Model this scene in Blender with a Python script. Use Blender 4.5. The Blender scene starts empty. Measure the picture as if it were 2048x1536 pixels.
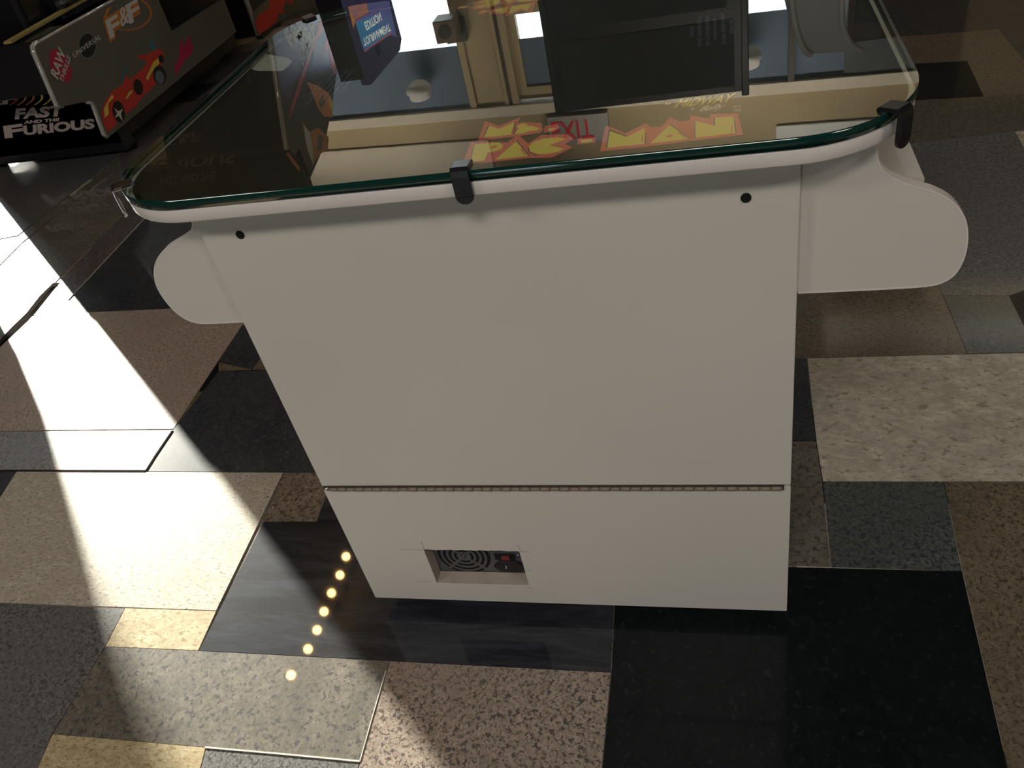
import bpy, bmesh, math, random
from mathutils import Vector, Matrix
random.seed(7)
PI = math.pi
sc = bpy.context.scene
COL = sc.collection

# ------------------------------------------------------------ camera, sky, sun, exposure
CAM = Vector((0.2296, -0.6924, 1.0306)); FPX = 1670.78
ROT = Matrix(((0.96798028, 0.16795331, -0.18656327), (-0.03294358, -0.65178062, -0.75769172), (-0.24885516, 0.73957671, -0.62537781)))
cd = bpy.data.cameras.new('camera'); cam = bpy.data.objects.new('camera', cd); COL.objects.link(cam)
cd.sensor_fit = 'HORIZONTAL'; cd.sensor_width = 36.0; cd.lens = FPX * 36.0 / 2048; cd.clip_start = .02
r = ROT
cam.matrix_world = Matrix(((r[0][0], -r[1][0], -r[2][0], CAM.x), (r[0][1], -r[1][1], -r[2][1], CAM.y), (r[0][2], -r[1][2], -r[2][2], CAM.z), (0, 0, 0, 1)))
sc.camera = cam
sc.view_settings.view_transform = 'Standard'; sc.view_settings.look = 'None'
sc.view_settings.gamma = 1; sc.view_settings.use_curve_mapping = False; sc.view_settings.exposure = 0.0
w = bpy.data.worlds.new('sky'); sc.world = w; w.use_nodes = True
bg = w.node_tree.nodes['Background']; bg.inputs[0].default_value = (.80, .91, 1, 1); bg.inputs[1].default_value = 5.5
SUN_AZ, SUN_EL = math.radians(138.6), math.radians(15.0)
sd = bpy.data.lights.new('sun', 'SUN'); sd.energy = 19; sd.angle = math.radians(.53); sd.color = (1, .93, .82)
so = bpy.data.objects.new('sun', sd); COL.objects.link(so)
sv = Vector((math.cos(SUN_AZ)*math.cos(SUN_EL), math.sin(SUN_AZ)*math.cos(SUN_EL), math.sin(SUN_EL)))
so.rotation_euler = sv.to_track_quat('Z', 'Y').to_euler(); so.location = sv*12
def area(name, loc, rot, sx, sy, power=0, color=(1, 1, 1), portal=False):
    d = bpy.data.lights.new(name, 'AREA'); d.shape = 'RECTANGLE'; d.size = sx; d.size_y = sy; d.energy = power; d.color = color
    if portal: d.cycles.is_portal = True
    o = bpy.data.objects.new(name, d); COL.objects.link(o); o.location = loc; o.rotation_euler = rot
    return o
FRONT_Y, CEIL = -7.0, 3.2
area('front_opening_portal', (-1.5, FRONT_Y+.03, 1.5), (PI/2, 0, 0), .9, 2.0, portal=True)  # unseen front opening, added to light the cabinet face
area('sun_window_portal', (-6.1, 4.80, 1.5), (-PI/2, 0, 0), 1.0, 2.5, portal=True)
FILL_LAMPS = [(-2.6, -2.0), (.2, -2.2), (2.8, -2.0)]  # unseen lamps added as fill from behind the camera
for lx, ly in FILL_LAMPS:
    area('fill_lamp_light', (lx, ly, CEIL-.09), (0, 0, 0), 1.1, .5, 27, (1, .90, .81))
for wx, wy in ((-2.3, 3.62), (.2, 3.55), (2.4, 3.45)):  # added lights that brighten the rear wall mirrored in the glass
    wl_ = area('wall_fill_light', (wx, wy, CEIL-.06), (math.radians(38), 0, 0), 1.6, .12, 13, (1, .88, .72)); wl_.data.spread = math.radians(100)

# ------------------------------------------------------------ geometry of sight lines onto real planes
def ray(u, v):
    q = Vector(((u-1024)/FPX, (v-768)/FPX, 1)); d = ROT.transposed() @ q; return d.normalized()
def on_z(u, v, z=0):
    d = ray(u, v); return CAM + d*((z-CAM.z)/d.z)
def on_x(u, v, x):
    d = ray(u, v); return CAM + d*((x-CAM.x)/d.x)
def on_y(u, v, y):
    d = ray(u, v); return CAM + d*((y-CAM.y)/d.y)
def glass_to(u, v, n, k, H=.72):
    P = on_z(u, v, H); d = ray(u, v); d.z = -d.z; n = Vector(n); return P + d*((k-n.dot(P))/n.dot(d))

# ------------------------------------------------------------ materials
def mat(name, col, rough=.5, metal=0, spec=.5, emit=None, es=0, coat=0):
    m = bpy.data.materials.new(name); m.use_nodes = True; b = m.node_tree.nodes['Principled BSDF']
    b.inputs['Base Color'].default_value = (*col, 1); b.inputs['Roughness'].default_value = rough
    b.inputs['Metallic'].default_value = metal; b.inputs['Specular IOR Level'].default_value = spec
    if coat: b.inputs['Coat Weight'].default_value = coat; b.inputs['Coat Roughness'].default_value = .03
    if emit: b.inputs['Emission Color'].default_value = (*emit, 1); b.inputs['Emission Strength'].default_value = es
    return m
def painted(name, col, rough=.45, amount=.06, scale=3, bump=.02):
    m = mat(name, col, rough); nt = m.node_tree; N = nt.nodes; L = nt.links; b = N['Principled BSDF']
    tc = N.new('ShaderNodeTexCoord'); n1 = N.new('ShaderNodeTexNoise'); n1.inputs['Scale'].default_value = scale; n1.inputs['Detail'].default_value = 5
    L.new(tc.outputs['Object'], n1.inputs['Vector'])
    cr = N.new('ShaderNodeValToRGB'); L.new(n1.outputs['Fac'], cr.inputs[0])
    cr.color_ramp.elements[0].position = .3; cr.color_ramp.elements[1].position = .7
    cr.color_ramp.elements[0].color = (*[c*(1-amount) for c in col], 1); cr.color_ramp.elements[1].color = (*[min(1, c*(1+amount)) for c in col], 1)
    L.new(cr.outputs[0], b.inputs['Base Color'])
    n2 = N.new('ShaderNodeTexNoise'); n2.inputs['Scale'].default_value = 300; L.new(tc.outputs['Object'], n2.inputs['Vector'])
    bp = N.new('ShaderNodeBump'); bp.inputs['Strength'].default_value = bump; bp.inputs['Distance'].default_value = .002
    L.new(n2.outputs['Fac'], bp.inputs['Height']); L.new(bp.outputs[0], b.inputs['Normal'])
    return m
def stone(name, a, bcol, speck, scale=60, sfac=.35, vein=None, rough=.16, veinscale=4, stretch=(1, 1, 1), coat=1.0):
    """polished stone: grains of two colours, dark specks, broad clouds"""
    m = mat(name, a, rough); nt = m.node_tree; N = nt.nodes; L = nt.links; b = N['Principled BSDF']
    tc = N.new('ShaderNodeTexCoord'); mp = N.new('ShaderNodeMapping'); mp.inputs['Scale'].default_value = stretch
    mp.inputs['Rotation'].default_value = (0, 0, .6); mp.inputs['Location'].default_value = (random.random()*9, random.random()*9, 0)
    L.new(tc.outputs['Object'], mp.inputs[0])
    def noise(sc_, det, ro, dist=0):
        n_ = N.new('ShaderNodeTexNoise'); n_.inputs['Scale'].default_value = sc_; n_.inputs['Detail'].default_value = det
        n_.inputs['Roughness'].default_value = ro; n_.inputs['Distortion'].default_value = dist; L.new(mp.outputs[0], n_.inputs['Vector']); return n_
    def ramp(src, p0, p1, k0, k1):
        c_ = N.new('ShaderNodeValToRGB'); c_.color_ramp.elements[0].position = p0; c_.color_ramp.elements[1].position = p1
        c_.color_ramp.elements[0].color = (*k0, 1); c_.color_ramp.elements[1].color = (*k1, 1); L.new(src, c_.inputs[0]); return c_
    def mixc(f_, c_a, c_b):
        m_ = N.new('ShaderNodeMix'); m_.data_type = 'RGBA'; L.new(f_, m_.inputs[0]); L.new(c_a, m_.inputs[6])
        if isinstance(c_b, tuple): m_.inputs[7].default_value = (*c_b, 1)
        else: L.new(c_b, m_.inputs[7])
        return m_.outputs[2]
    K = (0, 0, 0); W_ = (1, 1, 1)
    g = noise(scale*3.8, 5, .85); c1 = ramp(g.outputs['Fac'], .38, .62, [x*.85 for x in a], [min(1, x*1.15) for x in bcol])
    mid = noise(scale*1.5, 4, .7, .4); c1b = ramp(mid.outputs['Fac'], .42, .62, [x*.72 for x in a], [min(1, x*1.12) for x in bcol])
    half = N.new('ShaderNodeMix'); half.data_type = 'RGBA'; half.inputs[0].default_value = .45; L.new(c1.outputs[0], half.inputs[6]); L.new(c1b.outputs[0], half.inputs[7])
    s1 = noise(scale*2.6, 3, .6, .3); lo_ = .615-.15*sfac
    f1 = ramp(s1.outputs['Fac'], lo_, lo_+.05, K, (.85, .85, .85))
    s2_ = noise(scale*4.4, 2, .6); f2 = ramp(s2_.outputs['Fac'], lo_+.02, lo_+.08, K, (.6, .6, .6))
    x1 = mixc(f1.outputs[0], half.outputs[2], tuple(speck)); x1 = mixc(f2.outputs[0], x1, tuple(speck))
    cl = noise(veinscale, 10, .72, .6); c2 = ramp(cl.outputs['Fac'], .42, .74, K, (.85, .85, .85))
    m2 = N.new('ShaderNodeMix'); m2.data_type = 'RGBA'; L.new(c2.outputs[0], m2.inputs[0]); L.new(x1, m2.inputs[6])
    m2.inputs[7].default_value = (*(vein or [x*.7 for x in a]), 1)
    L.new(m2.outputs[2], b.inputs['Base Color'])
    b.inputs['Roughness'].default_value = rough*2.2; b.inputs['Specular IOR Level'].default_value = .08 if max(a) < .06 else .2
    b.inputs['Coat Weight'].default_value = coat; b.inputs['Coat Roughness'].default_value = .025 if name in ('navy_slate', 'cream_granite', 'taupe_marbled_granite') else .09; b.inputs['Coat IOR'].default_value = 1.4
    bp = N.new('ShaderNodeBump'); bp.inputs['Strength'].default_value = .04; bp.inputs['Distance'].default_value = .001
    L.new(g.outputs['Fac'], bp.inputs['Height']); L.new(bp.outputs[0], b.inputs['Normal'])
    return m
M = {}
M['white'] = painted('white_laminate', (.70, .68, .63), .42, .035, 2.2)
M['white_edge'] = mat('white_plastic_molding', (.80, .77, .74), .3)
M['card_white'] = mat('white_card', (.62, .62, .60), .5)
M['black'] = painted('black_board', (.012, .012, .015), .25, .2, 5)
M['black_plastic'] = mat('black_plastic', (.012, .012, .014), .28, spec=.5)
M['rubber'] = mat('black_rubber', (.01, .01, .01), .7)
M['hole'] = mat('dark_hole', (.004, .004, .004), .9)
M['hinge'] = mat('brass_tan_hinge', (.26, .22, .16), .6, .1)
M['hinge_dark'] = mat('hinge_groove', (.05, .04, .03), .7)
M['steel'] = mat('grey_steel', (.18, .18, .19), .42, .6)
M['chrome'] = mat('chrome', (.8, .8, .82), .12, 1)
M['pencil'] = mat('pencil_mark', (.22, .20, .19), .8)
M['raw_wood'] = painted('pale_cut_board', (.42, .38, .33), .8, .12, 30, .1)
M['under'] = painted('dark_printed_underlay', (.009, .009, .010), .55, .15, 4)
M['yellow'] = mat('print_yellow', (.92, .74, .12), .5)
M['red'] = mat('print_red', (.78, .15, .12), .5)
M['switch_red'] = mat('dull_red_plastic', (.22, .03, .03), .5)
M['art_red'] = mat('print_bright_red', (.75, .06, .04), .4)
M['art_orange'] = mat('print_orange', (.75, .25, .06), .4)
M['art_white'] = mat('print_white', (.80, .78, .70), .4)
M['art_blue'] = mat('print_blue', (.025, .035, .22), .3)
M['art_violet'] = mat('print_violet', (.16, .17, .42), .4)
M['art_teal'] = mat('print_teal', (.05, .25, .35), .4)
M['art_pink'] = mat('print_crimson', (.60, .03, .10), .3)
M['art_grey'] = mat('print_grey_blue', (.20, .25, .30), .4)
M['letter_grey'] = mat('print_rose_grey', (.50, .42, .39), .5)
M['art_dark'] = mat('print_dark', (.02, .02, .022), .3)
M['olive_panel'] = painted('olive_black_panel', (.16, .15, .12), .28, .15, 2)
M['yellow_trim'] = mat('brass_yellow_trim', (.45, .36, .12), .4)
M['acrylic'] = mat('clear_edge_molding', (.62, .60, .55), .12, .3)
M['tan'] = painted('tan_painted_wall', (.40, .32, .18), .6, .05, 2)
M['pale'] = painted('pale_cream_paint', (.72, .66, .55), .6, .04, 2)
M['dark_board'] = painted('dark_teal_board', (.045, .06, .065), .6, .1, 3)
M['joint'] = mat('dark_open_joint', (.035, .03, .028), 1, spec=0)
M['white_trim'] = painted('white_soffit', (.86, .90, .92), .6, .02, 2)
M['shade'] = painted('blue_grey_shade_cloth', (.12, .17, .25), .9, .15, 3)
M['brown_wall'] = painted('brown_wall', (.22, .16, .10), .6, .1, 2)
M['dark_trim'] = mat('dark_trim', (.05, .045, .035), .5)
M['ceil'] = painted('grey_ceiling', (.13, .135, .15), .8, .04, 2)
M['exit_red'] = mat('exit_red', (.6, .01, .03), .4, emit=(.9, .02, .05), es=.10)
M['exit_body'] = mat('exit_grey_body', (.35, .35, .33), .5)
M['dome_white'] = mat('dome_white_plastic', (.75, .75, .75), .3)
M['bulb'] = mat('lit_bulb', (1, .7, .3), .5, emit=(1, .62, .22), es=85)
M['lamp'] = mat('fill_lamp_diffuser', (.9, .9, .88), .5, emit=(1, .87, .72), es=3)
M['plate_tan'] = painted('brown_cabinet_side', (.16, .11, .07), .5, .1, 3)
# glass: thin pane, reflects by Fresnel, slightly green edges
def glass_mat():
    m = bpy.data.materials.new('clear_glass_pane'); m.use_nodes = True; nt = m.node_tree; N = nt.nodes; L = nt.links
    N.remove(N['Principled BSDF']); out = N['Material Output']
    t = N.new('ShaderNodeBsdfTransparent'); t.inputs[0].default_value = (.90, .95, .92, 1)
    g = N.new('ShaderNodeBsdfGlossy'); g.inputs['Roughness'].default_value = 0.0; g.inputs['Color'].default_value = (.97, .98, .97, 1)
    ge = N.new('ShaderNodeNewGeometry'); dt = N.new('ShaderNodeVectorMath'); dt.operation = 'DOT_PRODUCT'; L.new(ge.outputs['Incoming'], dt.inputs[0]); L.new(ge.outputs['Normal'], dt.inputs[1])
    def mt(op, a, b_=None):
        q = N.new('ShaderNodeMath'); q.operation = op
        for i_, v_ in enumerate((a, b_)):
            if v_ is None: continue
            if isinstance(v_, (int, float)): q.inputs[i_].default_value = v_
            else: L.new(v_, q.inputs[i_])
        return q.outputs[0]
    c_ = mt('ABSOLUTE', dt.outputs['Value']); fr = mt('ADD', mt('MULTIPLY', mt('POWER', mt('SUBTRACT', 1.0, c_), 3.8), .91), .09)  # Schlick, both faces of the pane
    x = N.new('ShaderNodeMixShader'); L.new(fr, x.inputs[0]); L.new(t.outputs[0], x.inputs[1]); L.new(g.outputs[0], x.inputs[2]); L.new(x.outputs[0], out.inputs[0])
    return m
M['glass'] = glass_mat()
M['glass_edge'] = mat('green_glass_edge', (.004, .035, .028), .08, spec=.6)
def clear():
    m = bpy.data.materials.new('clear_underside'); m.use_nodes = True; nt = m.node_tree; N = nt.nodes
    N.remove(N['Principled BSDF']); t = N.new('ShaderNodeBsdfTransparent'); t.inputs[0].default_value = (.97, .99, .98, 1); nt.links.new(t.outputs[0], N['Material Output'].inputs[0]); return m
M['clear'] = clear()
M['tint'] = M['clear'].copy(); [nd for nd in M['tint'].node_tree.nodes if nd.type == 'BSDF_TRANSPARENT'][0].inputs[0].default_value = (.22, .24, .34, 1)

# ------------------------------------------------------------ mesh helpers
class MB:
    def __init__(s): s.v = []; s.f = []; s.m = []; s.sm = []
    def add(s, vs, fs, mi=0, smooth=False):
        o = len(s.v); s.v += [Vector(a) for a in vs]; s.f += [[i+o for i in f] for f in fs]; s.m += [mi]*len(fs); s.sm += [smooth]*len(fs); return s
    def box(s, x0, x1, y0, y1, z0, z1, mi=0):
        vs = [(x, y, z) for z in (z0, z1) for y in (y0, y1) for x in (x0, x1)]
        return s.add(vs, [(0, 2, 3, 1), (4, 5, 7, 6), (0, 1, 5, 4), (2, 6, 7, 3), (0, 4, 6, 2), (1, 3, 7, 5)], mi)
    def prism(s, pts, axis, a, b, mi=0, mi_side=None, smooth=False):
        """pts: 2D outline; axis 'x' -> (y,z), 'y' -> (x,z), 'z' -> (x,y)"""
        def P(p, t): return {'x': (t, p[0], p[1]), 'y': (p[0], t, p[1]), 'z': (p[0], p[1], t)}[axis]
        ar = sum(pts[i][0]*pts[(i+1) % len(pts)][1]-pts[(i+1) % len(pts)][0]*pts[i][1] for i in range(len(pts)))
        if ar < 0: pts = pts[::-1]
        n = len(pts); vs = [P(p, a) for p in pts]+[P(p, b) for p in pts]
        fl = (axis == 'y') != (b < a)
        caps = [list(range(n))[::-1], list(range(n, 2*n))]; sides = [(i, (i+1) % n, n+(i+1) % n, n+i) for i in range(n)]
        if fl: caps = [c[::-1] for c in caps]; sides = [q[::-1] for q in sides]
        s.add(vs, caps, mi); o = len(s.v)-2*n
        s.f += [[i+o for i in q] for q in sides]; s.m += [mi if mi_side is None else mi_side]*n; s.sm += [smooth]*n
        return s
    def poly(s, pts, mi=0): return s.add(pts, [list(range(len(pts)))], mi)
    def cyl(s, c, axis, r, h, n=24, mi=0, r2=None):
        r2 = r if r2 is None else r2; c = Vector(c); ax = Vector(axis).normalized(); u = ax.orthogonal().normalized(); w_ = ax.cross(u)
        vs = []
        for rr, t in ((r, 0), (r2, h)):
            vs += [c+ax*t+(u*math.cos(2*PI*i/n)+w_*math.sin(2*PI*i/n))*rr for i in range(n)]
        s.add(vs, [list(range(n))[::-1], list(range(n, 2*n))], mi)
        o = len(s.v)-2*n
        for i in range(n): s.f.append([o+i, o+(i+1) % n, o+n+(i+1) % n, o+n+i]); s.m.append(mi); s.sm.append(True)
        return s
    def lathe(s, c, prof, n=24, mi=0, cap=True):
        c = Vector(c); vs = []
        for (rr, z) in prof: vs += [c+Vector((rr*math.cos(2*PI*i/n), rr*math.sin(2*PI*i/n), z)) for i in range(n)]
        fs = []
        for k in range(len(prof)-1):
            for i in range(n): fs.append((k*n+i, k*n+(i+1) % n, (k+1)*n+(i+1) % n, (k+1)*n+i))
        s.add(vs, fs, mi, True)
        if cap: s.add([vs[i] for i in range(n)], [list(range(n))[::-1]], mi); s.add([vs[(len(prof)-1)*n+i] for i in range(n)], [list(range(n))], mi)
        return s
    def tube(s, pts, r, n=8, mi=0):
        pts = [Vector(p) for p in pts]; rings = []
        for i, p in enumerate(pts):
            d = (pts[min(i+1, len(pts)-1)]-pts[max(i-1, 0)]).normalized(); u = d.cross(Vector((.3, .2, 1))).normalized(); w_ = d.cross(u)
            rings.append([p+(u*math.cos(2*PI*k/n)+w_*math.sin(2*PI*k/n))*r for k in range(n)])
        vs = [v for q in rings for v in q]; fs = []
        for i in range(len(pts)-1):
            for k in range(n): fs.append((i*n+k, i*n+(k+1) % n, (i+1)*n+(k+1) % n, (i+1)*n+k))
        fs += [list(range(n))[::-1], [len(vs)-n+k for k in range(n)]]
        return s.add(vs, fs, mi, True)
    def build(s, name, mats, parent=None, bevel=0, seg=2):
        org = WORLD_LOC.get(parent.name, Vector()) if parent else Vector()
        me = bpy.data.meshes.new(name); me.from_pydata([v-org for v in s.v], [], s.f); 
        if not isinstance(mats, (list, tuple)): mats = [mats]
        for m in mats: me.materials.append(m)
        for p, mi, sm in zip(me.polygons, s.m, s.sm): p.material_index = mi; p.use_smooth = sm
        me.validate(); me.update()
        o = bpy.data.objects.new(name, me); COL.objects.link(o)
        if parent: o.parent = parent; WORLD_LOC[o.name] = org
        if bevel:
            b = o.modifiers.new('bevel', 'BEVEL'); b.width = bevel; b.segments = seg; b.limit_method = 'ANGLE'; b.angle_limit = math.radians(50)
        return o
WORLD_LOC = {}
def thing(name, loc, label, cat, group=None):
    o = bpy.data.objects.new(name, None); COL.objects.link(o); o.location = loc; o.empty_display_size = .1
    WORLD_LOC[o.name] = Vector(loc); o['label'] = label; o['category'] = cat
    if group: o['group'] = group
    return o
def tag(o, label, cat, group=None):
    o['label'] = label; o['category'] = cat
    if group: o['group'] = group
    return o
def struct(o): o['kind'] = 'structure'; return o
def text_verts(body, bold=0.0, shear=0.0):
    c = bpy.data.curves.new('t', 'FONT'); c.body = body; c.shear = shear; c.offset = bold; c.resolution_u = 3
    o = bpy.data.objects.new('t', c); COL.objects.link(o)
    dg = bpy.context.evaluated_depsgraph_get(); me = bpy.data.meshes.new_from_object(o.evaluated_get(dg))
    vs = [v.co.copy() for v in me.vertices]; fs = [list(p.vertices) for p in me.polygons]
    bpy.data.objects.remove(o); bpy.data.curves.remove(c); bpy.data.meshes.remove(me)
    x0 = min(v.x for v in vs); x1 = max(v.x for v in vs); y0 = min(v.y for v in vs); y1 = max(v.y for v in vs)
    return [((v.x-x0)/(x1-x0), (v.y-y0)/(y1-y0)) for v in vs], fs
def put_text(mb, body, org, xv, yv, mi=0, bold=.0, shear=0, arc=None):
    uv, fs = text_verts(body, bold, shear); org = Vector(org); xv = Vector(xv); yv = Vector(yv)
    mb.add([org+xv*a+yv*b for a, b in uv], fs, mi); return mb
def ell(c, a, b, n=20, t0=0, t1=2*PI): # points on an ellipse with half axes a, b (vectors)
    c = Vector(c); a = Vector(a); b = Vector(b); return [c+a*math.cos(t0+(t1-t0)*i/n)+b*math.sin(t0+(t1-t0)*i/n) for i in range(n)]

# ------------------------------------------------------------ floor: crazy polished stone slabs
S = {
 'cream':  stone('cream_granite', (0.483, 0.448, 0.368), (0.598, 0.564, 0.483), (0.184, 0.149, 0.115), 45, .22, (0.391, 0.345, 0.276), veinscale=9, stretch=(1, 2.2, 1)),
 'beige':  stone('beige_granite', (0.436, 0.351, 0.285), (0.520, 0.436, 0.363), (0.145, 0.085, 0.061), 70, .30, (0.363, 0.290, 0.242)),
 'marble': stone('cream_marble', (0.590, 0.550, 0.452), (0.708, 0.669, 0.550), (0.315, 0.276, 0.197), 22, .16, (0.335, 0.305, 0.226), veinscale=16, stretch=(1, 1.6, 1)),
 'grey':   stone('grey_granite', (0.125, 0.125, 0.125), (0.213, 0.206, 0.200), (0.044, 0.044, 0.044), 60, .55, (0.138, 0.138, 0.138)),
 'greyR':  stone('green_grey_granite', (.075, .085, .085), (.135, .15, .15), (.02, .03, .03), 60, .55, (.09, .10, .10)),
 'greylight': stone('light_grey_granite', (.17, .18, .19), (.42, .44, .46), (.08, .08, .09), 60, .3, (.30, .32, .35)),
 'dark':   stone('dark_blue_granite', (0.023, 0.027, 0.036), (0.052, 0.057, 0.068), (0.091, 0.098, 0.104), 40, .15, (0.065, 0.072, 0.078), veinscale=12),
 'black':  stone('black_granite', (.0045, .0065, .008), (.008, .011, .013), (.02, .025, .025), 30, .05, (.010, .014, .015), veinscale=6, coat=.3),
 'slate':  stone('navy_slate', (.010, .012, .018), (.018, .020, .027), (.03, .03, .04), 90, .2, (.055, .062, .08), veinscale=6, stretch=(1, 7, 1)),
 'gold':   stone('gold_granite', (.50, .41, .24), (.60, .52, .36), (.26, .19, .10), 38, .35, (.36, .27, .14), veinscale=18, stretch=(1, 1.8, 1)),
 'brown':  stone('brown_granite', (.20, .155, .115), (.31, .25, .19), (.05, .035, .03), 42, .5, (.12, .09, .07), veinscale=20, rough=.3, coat=.4),
 'taupe':  stone('taupe_marbled_granite', (.155, .14, .115), (.22, .20, .165), (.05, .05, .06), 40, .35, (.085, .08, .075), veinscale=6),
 'pink':   stone('pink_speckled_granite', (0.276, 0.218, 0.178), (0.391, 0.322, 0.265), (0.046, 0.040, 0.040), 55, .5, (0.230, 0.184, 0.149)),
 'tan':    stone('tan_granite', (0.162, 0.128, 0.085), (0.228, 0.190, 0.133), (0.048, 0.043, 0.033), 60, .45, (0.123, 0.100, 0.071), veinscale=6),
 'tandark': stone('dim_tan_granite', (.10, .085, .06), (.17, .15, .11), (.03, .03, .025), 45, .5, (.09, .08, .06)),
 'purple': stone('purple_brown_granite', (0.112, 0.093, 0.093), (0.188, 0.158, 0.150), (0.045, 0.038, 0.045), 35, .35, (0.075, 0.063, 0.068), veinscale=8),
}
grout = painted('pale_grout', (.20, .19, .17), .85, .2, 40)
generic = S['tandark']
TILES = [
 ('cream', [(33, 943), (567, 945), (433, 1221), (250, 1215), (-130, 1200)]),
 ('dark', [(-200, 943), (33, 943), (-130, 1200), (-300, 1200)]),
 ('grey', [(-130, 1200), (250, 1216), (210, 1293), (105, 1468), (50, 1600), (-250, 1600)]),
 ('gold', [(250, 1216), (433, 1222), (397, 1301), (210, 1293)]),
 ('slate', [(527, 1043), (633, 1043), (760, 1043), (1245, 1050), (1233, 1125), (1222, 1345), (780, 1322), (397, 1301)]),
 ('taupe', [(210, 1293), (397, 1301), (780, 1322), (720, 1523), (410, 1495), (105, 1468)]),
 ('pink', [(780, 1322), (1222, 1345), (1195, 1640), (690, 1640), (720, 1523)]),
 ('gold', [(105, 1468), (412, 1495), (375, 1640), (30, 1640)]),
 ('grey', [(412, 1495), (720, 1523), (690, 1640), (375, 1640)]),
 ('black', [(1233, 1125), (1580, 1133), (1925, 1142), (2040, 1640), (1195, 1640), (1222, 1345)]),
 ('tan', [(1888, 963), (2150, 962), (2230, 1640), (2040, 1640), (1925, 1142)]),
 ('marble', [(1614, 716), (2150, 703), (2150, 962), (1888, 963), (1645, 962), (1632, 882)]),
 ('greyR', [(1645, 962), (1888, 963), (1925, 1142), (1662, 1134)]),
 ('taupe', [(1500, 882), (1632, 882), (1645, 962), (1662, 1134), (1500, 1130)]),
 ('dark', [(1500, 720), (1614, 716), (1632, 882), (1500, 882)]),
 ('tan', [(1400, 596), (1876, 566), (1935, 708), (1614, 716), (1400, 722)]),
 ('greyR', [(1887, 592), (2018, 592), (2075, 705), (1935, 708)]),
 ('black', [(2018, 592), (2052, 580), (2160, 700), (2075, 705)]),
 ('grey', [(1500, 310), (1840, 284), (2030, 262), (2150, 480), (2052, 580), (2018, 592), (1887, 592), (1876, 566), (1400, 596)]),
 ('tandark', [(1500, 232), (1840, 200), (1968, 193), (2150, 180), (2160, 250), (2030, 262), (1840, 284), (1500, 310)]),
 ('black', [(1500, 160), (1835, 127), (1935, 122), (1968, 193), (1840, 200), (1500, 232)]),
 ('tan', [(1500, 90), (1870, 68), (1997, 57), (2048, 119), (2150, 180), (1968, 193), (1935, 122), (1835, 127), (1500, 160)]),
 ('dark', [(1500, -60), (2150, -100), (2150, 180), (2048, 119), (1997, 57), (1870, 68), (1500, 90)]),
 ('beige', [(105, 628), (345, 617), (530, 608), (485, 650), (437, 722), (347, 858), (-120, 863), (-120, 815), (0, 694), (55, 634)]),
 ('cream', [(55, 632), (112, 570), (137, 600), (105, 627)]),
 ('dark', [(137, 600), (290, 436), (375, 350), (640, 330), (640, 603), (530, 608), (345, 617), (105, 627)]),
 ('purple', [(112, 567), (300, 378), (350, 330), (375, 350), (290, 436), (137, 600)]),
 ('taupe', [(-60, 750), (-60, 560), (-8, 540), (45, 487), (240, 335), (300, 378), (115, 560), (0, 688)]),
 ('grey', [(-120, 500), (35, 471), (240, 310), (300, 270), (200, 250), (-120, 300)]),
 ('taupe', [(-120, 505), (35, 474), (240, 318), (240, 333), (45, 484), (-8, 537), (-120, 560)]),
 ('purple', [(240, 310), (300, 270), (480, 130), (620, 130), (620, 330), (375, 345), (350, 328), (300, 376), (240, 333)]),
 ('greylight', [(-120, 865), (347, 860), (292, 942), (-120, 942)]),
 ('dark', [(437, 742), (720, 738), (720, 945), (292, 943), (347, 858)]),
 ('dark', [(485, 650), (560, 625), (520, 715), (504, 738), (437, 722)]),
 ('tan', [(437, 724), (504, 739), (437, 741)]),
 ('tan', [(504, 739), (520, 715), (560, 625), (680, 620), (680, 738)]),
 ('brown', [(567, 945), (720, 945), (655, 985), (633, 1043), (527, 1043)]),
 ('slate', [(655, 985), (720, 945), (790, 1043), (633, 1043)]),
]
fm = MB(); keys = list(S); fmats = [grout]+[S[k] for k in keys]
fm.add([(-9, -9, -.0045), (6, -9, -.0045), (6, 7, -.0045), (-9, 7, -.0045)], [(0, 1, 2, 3)], 1+keys.index('tandark'))
# the same kind of paving carries on all round
kinds = ['tan', 'dark', 'grey', 'cream', 'taupe', 'pink', 'black', 'beige', 'gold', 'tandark', 'greyR', 'marble', 'slate', 'purple']
def row(y0, y1, xa, xb):
    x = xa+random.uniform(0, .3); sl0 = random.choice((-.35, .3, .25))
    while x < xb:
        wd_ = random.uniform(.18, .62); sl1 = random.choice((-.35, .3, .25, sl0)); h_ = y1-y0; g_ = .0012
        fm.prism([(x+g_, y0+g_), (x+wd_-g_, y0+g_), (x+wd_+sl1*h_-g_, y1-g_), (x+sl0*h_+g_, y1-g_)], 'z', -.008, -.0016, 1+keys.index(random.choice(kinds)))
        x += wd_; sl0 = sl1
y = -4.2
while y < 4.0:
    h_ = random.choice((.12, .2, .3, .38)); row(y, min(4.0, y+h_), -5.2, 3.6); y += h_
for k, px in TILES:
    P = [on_z(u, v) for u, v in px]; c = sum(P, Vector())/len(P)
    P = [(c + (p-c)*(1-min(.02, .0009/max(.02, (p-c).length)))) for p in P]
    jit = random.uniform(-.0005, .0005)
    fm.prism([(p.x, p.y) for p in P], 'z', -.006, jit, 1+keys.index(k))
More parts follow.
